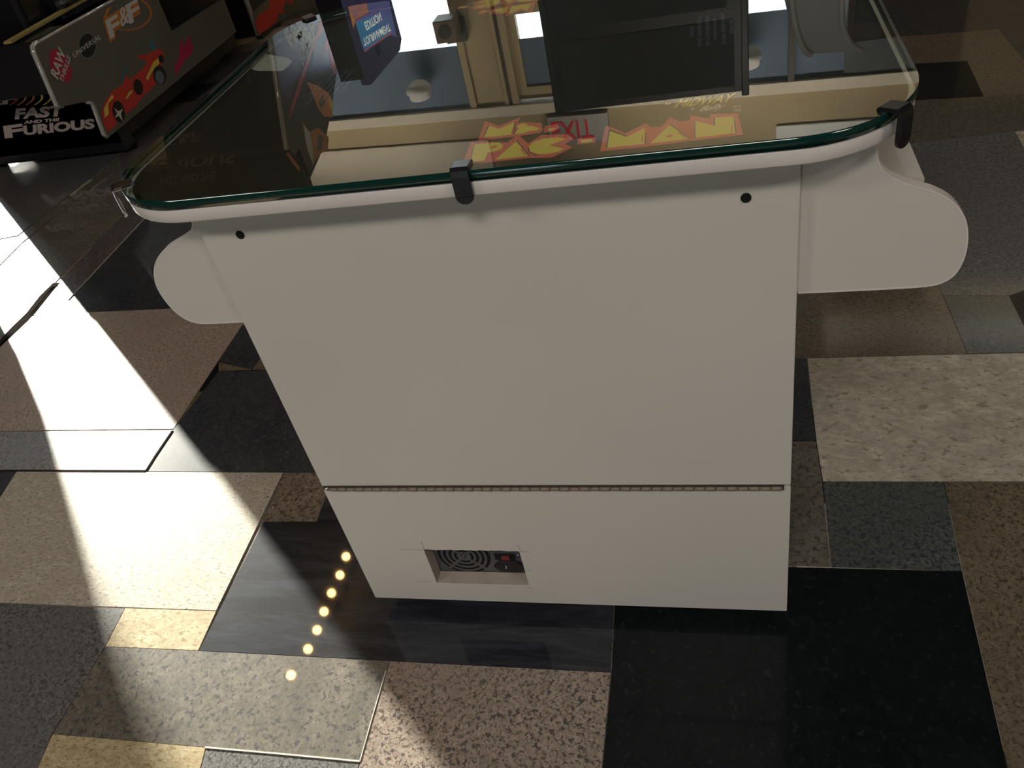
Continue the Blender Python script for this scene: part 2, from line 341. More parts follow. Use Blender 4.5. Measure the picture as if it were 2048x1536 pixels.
# thick broken joint between two slabs on the left and a chipped joint beside the grey slab
def groove(px, wd, mi):
    P = [on_z(u, v) for u, v in px]
    for a, b in zip(P[:-1], P[1:]):
        d = (b-a).normalized(); n = Vector((-d.y, d.x, 0))*wd
        fm.prism([tuple((a-n)[:2]), tuple((b-n)[:2]), tuple((b+n)[:2]), tuple((a+n)[:2])], 'z', -.004, .0012, mi)
fmats += [M['joint'], painted('pale_mortar', (.55, .52, .46), .8, .2, 40)]
groove([(-60, 752), (-2, 690), (30, 655), (60, 626), (88, 590), (113, 566)], .011, len(fmats)-2)
groove([(-8, 700), (55, 640), (108, 574)], .004, len(fmats)-2)
groove([(0, 941.5), (292, 942.5), (311, 912), (345, 862)], .0022, len(fmats)-2)
groove([(410, 1495), (560, 1508), (720, 1523)], .0011, len(fmats)-1)
groove([(720, 1523), (748, 1424), (772, 1342)], .0007, len(fmats)-1)
groove([(137, 600), (290, 436)], .0010, len(fmats)-1)
floor = struct(fm.build('floor', fmats))

# ------------------------------------------------------------ room shell
def WY(x): return 4.4 - .083*x
def wbox(mb, x0, x1, z0, z1, front=0, back=.15, mi=0):  # a box lying in the slightly turned rear wall
    vs = [(x, WY(x)+d, z) for z in (z0, z1) for d in (front, back) for x in (x0, x1)]
    return mb.add(vs, [(0, 2, 3, 1), (4, 5, 7, 6), (0, 1, 5, 4), (2, 6, 7, 3), (0, 4, 6, 2), (1, 3, 7, 5)], mi)
wb = MB()
holes = [(-6.6, -5.62, .25, 2.56), (-3.3, -1.335, 1.45, 2.42), (-1.03, .36, .05, 2.42), (.38, .95, 1.4, 2.42), (1.27, 1.46, .3, 1.15)]
xs = sorted({-9, 6} | {h[0] for h in holes} | {h[1] for h in holes}); zs = sorted({-.02, 3.3} | {h[2] for h in holes} | {h[3] for h in holes})
for i in range(len(xs)-1):
    for j in range(len(zs)-1):
        xm = (xs[i]+xs[i+1])/2; zm = (zs[j]+zs[j+1])/2
        if any(h[0] < xm < h[1] and h[2] < zm < h[3] for h in holes): continue
        wbox(wb, xs[i], xs[i+1], zs[j], zs[j+1])
struct(wb.build('wall_back', M['tan']))
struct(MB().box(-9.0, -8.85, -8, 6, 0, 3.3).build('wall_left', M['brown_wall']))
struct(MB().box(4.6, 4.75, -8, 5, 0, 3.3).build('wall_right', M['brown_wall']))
wf = MB(); wf.box(-9, -1.95, FRONT_Y-.15, FRONT_Y, 0, 3.3).box(-1.05, 4.75, FRONT_Y-.15, FRONT_Y, 0, 3.3).box(-1.95, -1.05, FRONT_Y-.15, FRONT_Y, 0, .5).box(-1.95, -1.05, FRONT_Y-.15, FRONT_Y, 2.5, 3.3)  # gap left in this wall to let fill daylight in
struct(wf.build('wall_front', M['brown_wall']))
struct(MB().box(-9, 4.75, -8, 6, CEIL, CEIL+.1).build('ceiling', M['ceil']))
t = MB(); wbox(t, -3.4, 3.6, 2.417, 2.488, -.03, 0); struct(t.build('trim_1', M['pale'], bevel=.004))
struct(MB().box(-3.6, 3.6, 3.04, 3.06, 2.93, CEIL).build('light_baffle', M['pale']))  # added valance that hides the wall lights from floor reflections
t = MB(); wbox(t, .935, 3.6, 1.2, 2.417, -.012, 0); struct(t.build('trim_8', M['dark_board']))
t = MB(); wbox(t, -3.4, -1.265, 2.64, 3.05, -.02, 0); struct(t.build('trim_2', M['pale'], bevel=.004))
t = MB(); wbox(t, .57, 3.6, 2.69, 3.12, -.02, 0); struct(t.build('trim_6', M['white_trim'], bevel=.004))
t = MB()
for a, b in ((-1.335, -1.29), (-1.095, -1.07), (-1.045, -1.0)): wbox(t, a, b, 0, 2.417, -.02, 0)
struct(t.build('trim_3', M['tan'], bevel=.004))
t = MB(); wbox(t, -1.068, -1.048, 0, 2.417, -.006, 0); struct(t.build('trim_4', M['dark_trim']))
# windows: bright below, shade cloth above, dark frame post
def window(n, x0, x1, z0, z1):
    f = MB(); th = .012 if n == 1 else .035
    wbox(f, x0, x0+th, z0, z1, .02, .09); wbox(f, x1-th, x1, z0, z1, .02, .09); wbox(f, x0+th, x1-th, z0, z0+th, .02, .09); wbox(f, x0+th, x1-th, z1-th, z1, .02, .09)
    o = struct(f.build('window_%d' % n, M['pale']))
    g = MB(); wbox(g, x0+th, x1-th, z0+th, z1-th, .05, .054); g.build('pane', M['tint'] if n == 4 else M['clear'], o)
    return o
W1 = window(1, -3.3, -1.335, 1.45, 2.42); W2 = window(2, .38, .95, 1.4, 2.42); window(4, 1.27, 1.46, .3, 1.15); window(3, -6.635, -5.585, .215, 2.595)  # last window is unseen, its opening sized to shape the sun patch
s = MB(); wbox(s, -3.28, -1.337, 2.018, 2.417, .003, .009); s.build('shade_cloth', M['shade'], W1)
s = MB(); wbox(s, .382, .948, 2.02, 2.417, .003, .009); s.build('shade_cloth', M['shade'], W2)
p = MB(); wbox(p, .632, .666, 1.4, 2.415, -.04, .0); struct(p.build('trim_5', M['dark_trim']))
# door with a glass pane: shade above, daylight below
d = MB(); wbox(d, -1.0, -.942, .05, 2.40, .02, .07); wbox(d, .25, .36, .05, 2.40, .02, .07); wbox(d, -.942, .25, .05, 1.878, .02, .07); wbox(d, -.942, .25, 2.325, 2.40, .02, .07); wbox(d, -1.03, -1.0, .05, 2.42, .0, .1)
do = struct(d.build('door_1', M['tan']))
g = MB(); wbox(g, -.942, .25, 1.878, 2.325, .05, .054); g.build('pane', M['clear'], do)
g = MB(); wbox(g, -.942, .25, 2.03, 2.325, .035, .041); g.build('shade_cloth', M['shade'], do)
# exit sign on the wall over the door
ex = thing('exit_sign', (-.72, WY(-.72)-.06, 2.52), 'red lettered EXIT sign above the door, reflected in glass over the logo', 'sign')
e = MB(); wbox(e, -.83, -.44, 2.505, 2.69, -.06, 0); e.build('sign_body', M['exit_body'], ex)
e = MB(); put_text(e, 'EXIT', (-.81, WY(-.81)-.063, 2.535), (.27, -.083*.27, 0), (0, 0, .125), bold=.012); e.build('lettering', M['exit_red'], ex)
# dome cameras hanging from the header
def dome(x, z, label):
    y = WY(x)-.12; o = thing('dome_camera', (x, y, z), label, 'camera', 'dome cameras under the header')
    MB().lathe((x, y, z), [(.001, -.062), (.03, -.058), (.058, -.044), (.078, -.022), (.085, 0), (.083, .012)], 28).build('dome', M['dome_white'], o)
    MB().lathe((x, y, z), [(.070, .012), (.068, .02), (.072, .045), (.066, .055)], 28).build('mount', M['dome_white'], o)
    MB().box(x-.012, x+.012, y, WY(x)+.005, z+.03, z+.055).build('bracket', M['dome_white'], o)
dome(-1.625, 2.225, 'white dome camera reflected left of the tan pillar')
dome(.40, 2.215, 'white dome camera reflected beside the right edge of the black cabinet')
# wall speaker box on the window side of the pillar
o = thing('wall_speaker', (-1.36, WY(-1.36)-.15, 1.85), 'small dark bracketed box on the window edge of the tan pillar', 'speaker')
MB().box(-1.40, -1.27, WY(-1.3)-.20, WY(-1.3)-.06, 1.80, 1.93).build('housing', M['plate_tan'], o, .006)
MB().box(-1.38, -1.25, WY(-1.3)-.06, WY(-1.3)-.01, 1.84, 1.98).build('bracket', M['black_plastic'], o, .004)
MB().cyl((-1.335, WY(-1.3)-.20, 1.865), (0, -1, 0), .04, .006).build('speaker_cone', M['black'], o)
# string of lit globes under the ceiling, mirrored in the polished floor
BL = [((692, 1113), 'nearest the white cabinet'), ((680, 1150), 'second from the white cabinet'), ((663, 1186), 'third from the white cabinet'), ((648, 1223), 'fourth from the white cabinet'), ((634, 1260), 'fifth from the white cabinet'), ((616, 1298), 'lowest on the dark slab'), ((582, 1350), 'alone on the taupe slab'), ((142, 958), 'alone on the large cream slab')]
for (u, v), wh in BL:
    P = glass_to(u, v, (0, 0, 1), 3.05, 0.0)
    b = thing('globe_bulb', P, 'warm lit ceiling bulb whose floor reflection is '+wh, 'bulb', 'ceiling bulbs mirrored in the floor')
    MB().lathe(P, [(.026*math.sin(PI*i/10)+.0002, -.026*math.cos(PI*i/10)) for i in range(11)], 20).build('globe', M['bulb'], b)
    MB().cyl(P+Vector((0, 0, .026)), (0, 0, 1), .014, CEIL-3.05-.026, 14).build('lamp_stem', M['black_plastic'], b)
for i, (lx, ly) in enumerate(FILL_LAMPS):
    b = thing('fill_lamp', (lx, ly, CEIL-.07), ['added flat fill lamp nearest the left wall', 'added flat fill lamp behind the camera in the middle', 'added flat fill lamp nearest the right wall'][i], 'lamp', 'added fill lamps')
    MB().box(lx-.6, lx+.6, ly-.3, ly+.3, CEIL-.05, CEIL-.001).build('housing', M['pale'], b)
    MB().box(lx-.55, lx+.55, ly-.25, ly+.25, CEIL-.06, CEIL-.05).build('diffuser', M['lamp'], b)

# ------------------------------------------------------------ the white cocktail arcade table
T = thing('cocktail_arcade_table', (0, .27, 0), 'white cocktail arcade table with glass top standing in the middle of the stone floor', 'arcade table')
HX, ZB, ZT, YB = .2975, .03, .694, .54
ZH = .2750
def rrect(x0, x1, y0, y1, r, n=14):
    P = []
    for cx, cy, a in ((x1-r, y1-r, 0), (x0+r, y1-r, 90), (x0+r, y0+r, 180), (x1-r, y0+r, 270)):
        P += [(cx+r*math.cos(math.radians(a+90*i/n)), cy+r*math.sin(math.radians(a+90*i/n))) for i in range(n+1)]
    return P
# sheet with wing lobes
def bez(pts, n=8):  # Catmull-Rom through points
    out = []
    for i in range(len(pts)-1):
        p0 = pts[max(i-1, 0)]; p1 = pts[i]; p2 = pts[i+1]; p3 = pts[min(i+2, len(pts)-1)]
        for k in range(n):
            t = k/n; out.append(tuple(.5*((2*p1[j])+(-p0[j]+p2[j])*t+(2*p0[j]-5*p1[j]+4*p2[j]-p3[j])*t*t+(-p0[j]+3*p1[j]-3*p2[j]+p3[j])*t**3) for j in range(2)))
    return out+[pts[-1]]
WR = [(.357, .694), (.358, .681), (.361, .668), (.368, .658), (.380, .6495), (.394, .6425), (.409, .636), (.424, .625), (.435, .609), (.440, .590), (.4405, .570), (.436, .553), (.427, .5435), (.414, .5402), (.385, .5395), (.2995, .5405)]
WL = [(-.306, .694), (-.306, .681), (-.308, .670), (-.316, .661), (-.330, .654), (-.345, .648), (-.358, .642), (-.371, .632), (-.3815, .619), (-.3885, .601), (-.3885, .583), (-.384, .566), (-.376, .554), (-.364, .547), (-.345, .545), (-.2995, .5445)]
wr = bez(WR); wl = bez(WL)
sheet = [(-HX+.001, ZB)]+[(HX-.001, ZB), (HX-.001, .5405)]+wr[::-1]+wl+[(-HX+.001, .5445)]
def sheet_panel(y0, y1, flip):
    pts = [(-x, z) for x, z in sheet] if flip else sheet
    if not flip:
        pts = [(-HX+.001, .20), (HX-.001, .20)]+pts[2:-1]+[(-HX+.001, .5445)]
    mb = MB().prism(pts, 'y', y0, y1)
    if not flip:
        mb.box(-HX+.001, -.1885, y0, y1, ZB, .20).box(-.0505, HX-.001, y0, y1, ZB, .20).box(-.1885, -.0505, y0, y1, ZB, .0705).box(-.1885, -.0505, y0, y1, .1475, .20)
    o = mb.build('wing_panel', M['white'], T)
    for side in (wr, wl):
        e = MB(); sd_ = [(-x, z) for x, z in side] if flip else side
        n = len(sd_)
        for i in range(n-1):
            a, b_ = sd_[i], sd_[i+1]; dx, dz = b_[0]-a[0], b_[1]-a[1]; l = math.hypot(dx, dz)+1e-9
            sg = 1 if (side is wr) != flip else -1
            nx, nz = -sg*dz/l, sg*dx/l
            q = .0016
            e.prism([(a[0], a[1]), (b_[0], b_[1]), (b_[0]+nx*q, b_[1]+nz*q), (a[0]+nx*q, a[1]+nz*q)], 'y', y0-.0003, y1+.0003, smooth=False)
        e.build('edge_molding', M['white_edge'], o)
    return o
sheet_panel(.010, .0215, False); sheet_panel(YB-.028, YB-.010, True)
# box between the sheets
c = MB(); c.box(-HX+.004, -HX+.022, .028, YB-.028, ZB, ZT); c.box(HX-.022, HX-.004, .028, YB-.028, ZB, ZT); c.box(-HX+.022, HX-.022, .028, YB-.028, ZB, ZB+.018); c.build('cabinet_body', M['white'], T)
# service door above the hinge, lower panel with the cut-out, far panel
MB().box(-HX, HX, 0, .0095, ZH+.003, ZT).build('service_door', M['white'], T, .0012)
MB().box(-HX, HX, YB-.0095, YB, ZB, ZT).build('far_panel', M['white'], T, .0012)
cx0, cx1, cz0, cz1 = -.1885, -.0505, .0705, .1475
lp = MB()
for y0, y1, rag in ((0, .0095, 1),):
    lp.box(-HX, cx0, y0, y1, ZB, ZH-.003); lp.box(cx1, HX, y0, y1, ZB, ZH-.003)
    # ragged saw-cut top and bottom edges
    n = 34; top = [(cx0+(cx1-cx0)*i/n, cz1+random.uniform(-.0009, .0007)) for i in range(n+1)]; bot = [(cx0+(cx1-cx0)*i/n, cz0+random.uniform(-.0008, .0001)) for i in range(n+1)]
    lp.prism(top+[(cx1, ZH-.003), (cx0, ZH-.003)], 'y', y0, y1); lp.prism(bot+[(cx1, ZB), (cx0, ZB)], 'y', y0, y1)
lo = lp.build('lower_panel', M['white'], T)
# the board edge seen inside the hole
MB().box(cx0-.001, cx0+.0004, .0006, .0214, cz0, cz1).box(cx0, cx1, .0006, .0214, cz0-.001, cz0+.0004).box(cx1-.0004, cx1+.001, .0006, .0214, cz0, cz1).build('cut_edge', M['raw_wood'], lo)
def mark(a, b_, wd=.0005):
    a = on_y(*a, -.0003); b_ = on_y(*b_, -.0003); dv = (b_-a).normalized(); n = Vector((-dv.z, 0, dv.x))*wd
    MB().poly([a-n, b_-n, b_+n, a+n]).build('pencil_mark', M['pencil'], lo)
for a, b_ in (((842, 1083), (849, 1100)), ((1035, 1090), (1041, 1102)), ((800, 1099), (848, 1100)), ((1041, 1103), (1062, 1105)), ((833, 1163), (862, 1164)), ((1057, 1174), (1061, 1178)), ((1048, 1140), (1064, 1141))): mark(a, b_, .0003)
# piano hinge
h = MB(); h.box(-.2935, .290, -.0012, .002, ZH-.0045, ZH+.0035); ho = h.build('piano_hinge', M['hinge_dark'], T)
h = MB(); n = 46; x0h, x1h = -.288, .288; st = (x1h-x0h)/n
for i in range(n):
    rr = .0027 if i % 2 else .0024
    h.cyl((x0h+i*st+.0003, -.0018, ZH-.0012), (1, 0, 0), rr, st-.0007, 10)
h.build('hinge_knuckles', M['hinge'], ho)
MB().cyl((-.2945, -.0015, ZH), (1, 0, 0), .0022, .006, 10).build('hinge_pin', M['chrome'], ho)
# bolt holes in the door
for px in ((480, 470), (1492, 396)):
    P = on_y(*px, -.0006); MB().cyl((P.x, -.0008, P.z), (0, 1, 0), .0047, .001, 24).build('bolt_hole', M['hole'], T)
# black worn notch by the door's upper right corner
MB().box(HX+.0003, HX+.003, -.0002, .010, ZT-.012, ZT).build('door_gap', M['hole'], T)
# control boxes between the wings at both ends
for sx, wing, nm in ((1, None, 'control_panel'), (-1, None, 'control_panel')):
    if sx > 0: prof = [(.290, .672), (.361, .669), (.371, .6565), (.388, .6455), (.4035, .6415), (.4035, .56), (.29, .56)]
    else: prof = [(-.290, .67), (-.306, .668), (-.330, .648), (-.366, .628), (-.366, .56), (-.29, .56)]
    o = MB().prism(prof, 'y', .028, YB-.028).build(nm, M['white'], T)
    xx = prof[3][0]*.5+prof[2][0]*.5; zz = (prof[3][1]+prof[2][1])/2
    MB().cyl((xx, .27, zz-.002), (0, 0, 1), .005, .03, 14).build('joystick_shaft', M['chrome'], o)
    MB().lathe((xx, .27, zz+.028+.014), [(.014*math.sin(PI*i/10)+.0002, -.014*math.cos(PI*i/10)) for i in range(11)], 18).build('joystick_ball', M['art_red'], o)
# table slab, T-molding, underlay, glass
GX0, GX1, GY0, GY1, RAD = -.393, .3975, -.0315, .572, .108
slab = MB().prism(rrect(GX0+.003, GX1-.003, GY0+.003, GY1-.003, RAD), 'z', ZT, .7085, smooth=True).build('tabletop', M['white'], T)
tm = MB(); pr_ = rrect(GX0+.001, GX1-.001, GY0+.001, GY1-.001, RAD); pin = rrect(GX0+.004, GX1-.004, GY0+.004, GY1-.004, RAD)
prof = [(0, .6943), (.8, .6945), (1, .6958), (1.04, .7015), (1, .7075), (.8, .7088), (0, .709)]
n = len(pr_); vs = []
for t_, z in prof: vs += [(pin[i][0]+(pr_[i][0]-pin[i][0])*t_, pin[i][1]+(pr_[i][1]-pin[i][1])*t_, z) for i in range(n)]
tm.add(vs, [(k*n+i, k*n+(i+1) % n, (k+1)*n+(i+1) % n, (k+1)*n+i) for k in range(len(prof)-1) for i in range(n)], 0, True)
tm.build('edge_molding', M['white_edge'], slab)
un = MB().prism(rrect(GX0+.006, GX1-.006, GY0+.006, GY1-.006, RAD), 'z', .7085, .7092).build('underlay', M['under'], T)
gl = MB(); gl.prism(rrect(GX0, GX1, GY0, GY1, RAD), 'z', .7098, .72, 0, 1)
n = len(rrect(GX0, GX1, GY0, GY1, RAD)); gl.m[0] = 2; gl.m[1] = 0
for i in range(2, len(gl.sm)): gl.sm[i] = True
gl.build('glass_top', [M['glass'], M['glass_edge'], M['clear']], T)
# crack line in the molding under the middle clip
MB().poly([(.0085, -.0336, .6955), (.0092, -.0336, .6955), (.0102, -.0336, .6995), (.0095, -.0336, .6995)]).build('molding_joint', M['hole'], slab)

# lettering printed on the underlay: polygons in the plane of the print
ZP = .7094
def ap(px, z): return [on_z(u, v, z) for u, v in px]
def z3(pts): return [(920+x*.1953, 160+y*.1953) for x, y in pts]
def z4(pts): return [(1160+x*.2344, 160+y*.2344) for x, y in pts]
RED = [z3([(25, 850), (110, 640), (300, 632), (420, 640), (490, 640), (590, 555), (700, 650), (830, 565), (1090, 555), (1165, 600), (1080, 655), (1150, 690), (1040, 745), (940, 795), (700, 800), (240, 850), (180, 850)]),
       z3([(180, 625), (255, 420), (400, 470), (620, 380), (590, 440), (650, 430), (830, 440), (850, 510), (820, 540), (560, 580), (380, 600)]),
       z3([(870, 470), (1000, 450), (1020, 490), (960, 530), (860, 535)]),
       z3([(1205, 600), (1390, 590), (1380, 640), (1205, 660)]),
       z4([(170, 610), (215, 395), (250, 395), (385, 455), (560, 370), (600, 400), (690, 400), (770, 320), (840, 350), (935, 345), (940, 300), (1100, 330), (1115, 290), (1345, 285), (1390, 465), (900, 525), (560, 570)])]
YEL = [z3([(98, 838), (140, 660), (300, 645), (400, 640), (440, 670), (420, 710), (340, 735), (285, 740), (250, 825)]),
       z3([(355, 818), (585, 622), (710, 775)]),
       z3([(1095, 600), (1000, 585), (860, 600), (760, 630), (705, 680), (720, 730), (800, 760), (900, 758), (1000, 735), (1065, 705), (912, 668)]),
       z3([(245, 588), (300, 470), (400, 500), (560, 430), (520, 560)]),
       z3([(555, 555), (600, 500), (580, 470), (640, 445), (700, 460), (660, 475), (740, 470), (820, 495), (780, 515), (700, 525), (650, 545)]),
       z3([(905, 500), (960, 488), (985, 498), (950, 515), (905, 517)]),
       z3([(1240, 615), (1355, 605), (1352, 630), (1240, 642)]),
       z4([(222, 580), (250, 432), (400, 485), (552, 410), (550, 545)]),
       z4([(600, 540), (770, 380), (935, 500), (700, 530)]),
       z4([(985, 492), (985, 350), (1145, 390), (1150, 322), (1305, 310), (1330, 450), (1200, 468)])]
BLK = [z3([(100, 835), (143, 655), (150, 655), (110, 835)]), z3([(585, 615), (715, 778), (700, 778), (580, 630)]), z3([(700, 690), (715, 740), (790, 768), (780, 775), (705, 745), (690, 690)]),
       z3([(235, 590), (290, 460), (298, 462), (245, 590)]), z3([(545, 555), (560, 450), (570, 425), (575, 430), (560, 555)]),
       z4([(220, 580), (243, 425), (252, 428), (232, 580)]), z4([(552, 545), (560, 455), (568, 455), (562, 545)]), z4([(765, 365), (945, 500), (930, 502), (760, 378)]), z4([(970, 495), (975, 345), (985, 348), (985, 493)]), z4([(1143, 390), (1140, 325), (1152, 322), (1152, 392)]), z4([(1310, 310), (1320, 308), (1335, 450), (1322, 452)]), z4([(252, 420), (400, 475), (400, 486), (252, 432)])]
REDIN = [z3([(300, 690), (360, 668), (385, 680), (340, 700)]), z4([(733, 480), (770, 462), (798, 478), (760, 492)]), z4([(525, 530), (530, 470), (537, 470), (535, 532)]), z4([(1290, 445), (1295, 390), (1302, 390), (1300, 447)]), z4([(830, 445), (840, 440), (905, 495), (893, 497)]), z3([(615, 710), (630, 705), (680, 765), (665, 768)])]
def logo(turn):
    def R_(P): return [Vector((-p_.x, .5405-p_.y, p_.z)) for p_ in P] if turn else P
    for nm, sets, z, m_ in (('logo_outline', RED, ZP, 'red'), ('logo_letters', YEL, ZP+.0001, 'yellow')):
        mb = MB()
        if turn: sets = sets[:4] if nm == 'logo_outline' else sets[:7]
        for q in sets: mb.poly(R_(ap(q, z)))
        if nm == 'logo_letters':
            for q in (BLK[:5] if turn else BLK): mb.poly(R_(ap(q, z+.00005)), 1)
            for q in ([REDIN[0], REDIN[5]] if turn else REDIN): mb.poly(R_(ap(q, z+.00005)), 2)
        mb.build(nm, [M[m_], M['art_dark'], M['red']], un)
    if turn: return
    mb = MB()
    def tx(body, a, b_, up, mi, bold, shear):
        A, B, U = ap([a, b_, up], ZP+.0001)
        if turn: A, B, U = R_([A, B, U])
        put_text(mb, body, A, B-A, U-A, mi, bold, shear)
    tx('MIDWAY', (1348, 216), (1470, 202), (1352, 200), 0, .01, .5)
    tx('by', (1330, 211), (1342, 209), (1331, 205), 1, 0, .2)
    tx('Bally', (1396, 226), (1448, 219), (1400, 213), 1, .01, .6)
    tx('a', (1382, 220), (1388, 219), (1383, 216), 1, 0, 0)
    tx('MFG. CO.', (1466, 216), (1482, 214), (1467, 212), 1, 0, 0)
    tx('TM', (1466, 224), (1480, 222), (1467, 220), 1, 0, 0)
    mb.build('maker_lettering', [M['yellow'], M['art_white']], un)
logo(False); logo(True)
# instruction text at each end, read from the ends
INS = ['INSTRUCTIONS', '1 PLAYER - PRESS START BUTTON', 'EAT ALL DOTS AND ENERGIZERS', 'MOVE JOYSTICK IN MAZE', '2 PLAYERS - PLAYERS ALTERNATE', 'BONUS AT 10000']
for sx in (1, -1):
    mb = MB()
    for i, s_ in enumerate(INS):
        L_ = [.032, .10, .098, .07, .105, .045][i]; x = .207+.0085*i
        put_text(mb, s_, (sx*x, .272-sx*L_/2+sx*.01, ZP+.0001), (0, sx*L_, 0), (-sx*.0042, 0, 0), 0, 0, 0)
    mb.build('instruction_text', M['art_grey'], un)
# white card under the glass near the left edge
P = ap([(497, 113), (560, 113), (578, 117), (584, 123), (578, 131), (565, 142), (515, 142), (503, 138)], ZP+.0002)
MB().poly([Vector((max(p_.x, GX0+.006), p_.y, p_.z)) for p_ in P]).build('white_card', M['card_white'], un)
# clips that hold the glass
def clip(x, y, nx, ny, m_='black_plastic'):
    a = Vector((nx, ny, 0)).normalized(); b_ = Vector((-a.y, a.x, 0)); o_ = Vector((x, y, 0)); mb = MB()
    # side profile (distance outward, height) swept over the clip width
    def sweep(prof, w0, w1):
        n_ = len(prof); vs = [o_+a*p_[0]+b_*w0+Vector((0, 0, p_[1])) for p_ in prof]+[o_+a*p_[0]+b_*w1+Vector((0, 0, p_[1])) for p_ in prof]
        mb.add(vs, [list(range(n_)), list(range(n_, 2*n_))[::-1]]+[(i, i+n_, (i+1) % n_+n_, (i+1) % n_) for i in range(n_)])
    sweep([(-.018, .7202), (-.016, .7232), (.001, .7245), (.0045, .722), (.0052, .716), (.0052, .697), (.0015, .697), (.0015, .7202)], -.0085, .0085)
    # rounded lower tongue
    vs = []; nn = 10
    for d_ in (.0015, .0052): vs += [o_+a*d_+b_*(.0085*math.cos(PI+PI*i/nn))+Vector((0, 0, .697+.0075*math.sin(PI+PI*i/nn))) for i in range(nn+1)]
    mb.add(vs, [list(range(nn+1))[::-1], list(range(nn+1, 2*nn+2))]+[(i, i+1, i+nn+2, i+nn+1) for i in range(nn)])
    co = mb.build('glass_clip', M[m_], T, .0006)
    c_ = o_+a*.0052+Vector((0, 0, .702)); MB().cyl(c_, a, .0024, .0007, 16).build('clip_screw', M['black_plastic'] if m_ != 'chrome' else M['chrome'], co)
clip(.0075, GY0, 0, -1); clip(.3725, -.0035, .72, -.70); clip(-.3735, .008, -.8, -.6, 'chrome'); clip(-.0075, GY1, 0, 1); clip(.366, GY1-.0315, .7, .7); clip(-.3615, GY1-.0315, -.7, .7)
# levelling feet
for fx in (-.24, .24):
    for fy in (.06, .48): MB().cyl((fx, fy, 0.0008), (0, 0, 1), .02, .012, 20).cyl((fx, fy, .012), (0, 0, 1), .007, ZB-.011, 12).build('levelling_foot', M['rubber'], T)
# power supply behind the cut-out
py = .0225; ps = MB().box(-.198, -.048, py, py+.14, .058, .144).build('power_supply', M['steel'], T)
FC = on_y(928, 1111, py); fx, fz = FC.x, FC.z
MB().cyl((fx, py-.0006, fz), (0, 1, 0), .039, .0005, 40).build('fan_opening', M['hole'], ps)
gm = MB()
def annulus(r0, r1, n=48, t0=0, t1=2*PI):
    vs = [];
    for i in range(n+1):
        a = t0+(t1-t0)*i/n
        for rr in (r0, r1): vs.append((fx+rr*math.cos(a), py-.0012, fz+rr*math.sin(a)))
    gm.add(vs, [(2*i, 2*i+1, 2*i+3, 2*i+2)[::-1] for i in range(n)])
for r0, r1 in ((.0, .0105), (.0145, .0185), (.0225, .0265), (.0305, .0345)): annulus(r0+.0001, r1)
for k in range(4):
    a = PI/4+k*PI/2; ca, sa = math.cos(a), math.sin(a); q = .0022
    gm.poly([(fx+ca*.009-sa*q, py-.0013, fz+sa*.009+ca*q), (fx+ca*.040-sa*q, py-.0013, fz+sa*.040+ca*q), (fx+ca*.040+sa*q, py-.0013, fz+sa*.040-ca*q), (fx+ca*.009+sa*q, py-.0013, fz+sa*.009-ca*q)])
gm.build('fan_grille', M['steel'], ps)
for px in ((922, 1111), (926, 1107), (931, 1111), (929, 1115)):
    P = on_y(*px, py-.0015); MB().cyl((P.x, py-.0016, P.z), (0, 1, 0), .0012, .0004, 10).build('vent_dot', M['hole'], ps)
SP = on_y(1020, 1131, py); sx_, sz_ = SP.x, SP.z
MB().prism([(sx_-.024, sz_), (sx_-.014, sz_+.012), (sx_+.014, sz_+.012), (sx_+.024, sz_), (sx_+.016, sz_-.012), (sx_-.016, sz_-.012)], 'y', py-.003, py).build('power_socket', M['black_plastic'], ps, .001)
so_ = MB().box(sx_-.006, sx_-.004, py-.0036, py-.003, sz_-.003, sz_+.004).build('socket_pin', M['chrome'], ps)
MB().box(sx_-.018, sx_+.012, py-.002, py, sz_+.0155, sz_+.027).build('switch_frame', M['black_plastic'], ps)
MB().box(sx_-.008, sx_+.004, py-.004, py-.002, sz_+.0165, sz_+.024).build('voltage_switch', M['switch_red'], ps)
for px in ((992, 1111), (1037, 1112)):
    P = on_y(*px, py); MB().cyl((P.x, py-.0018, P.z), (0, 1, 0), .0022, .0018, 14, r2=.0026).build('screw', M['chrome'], ps)

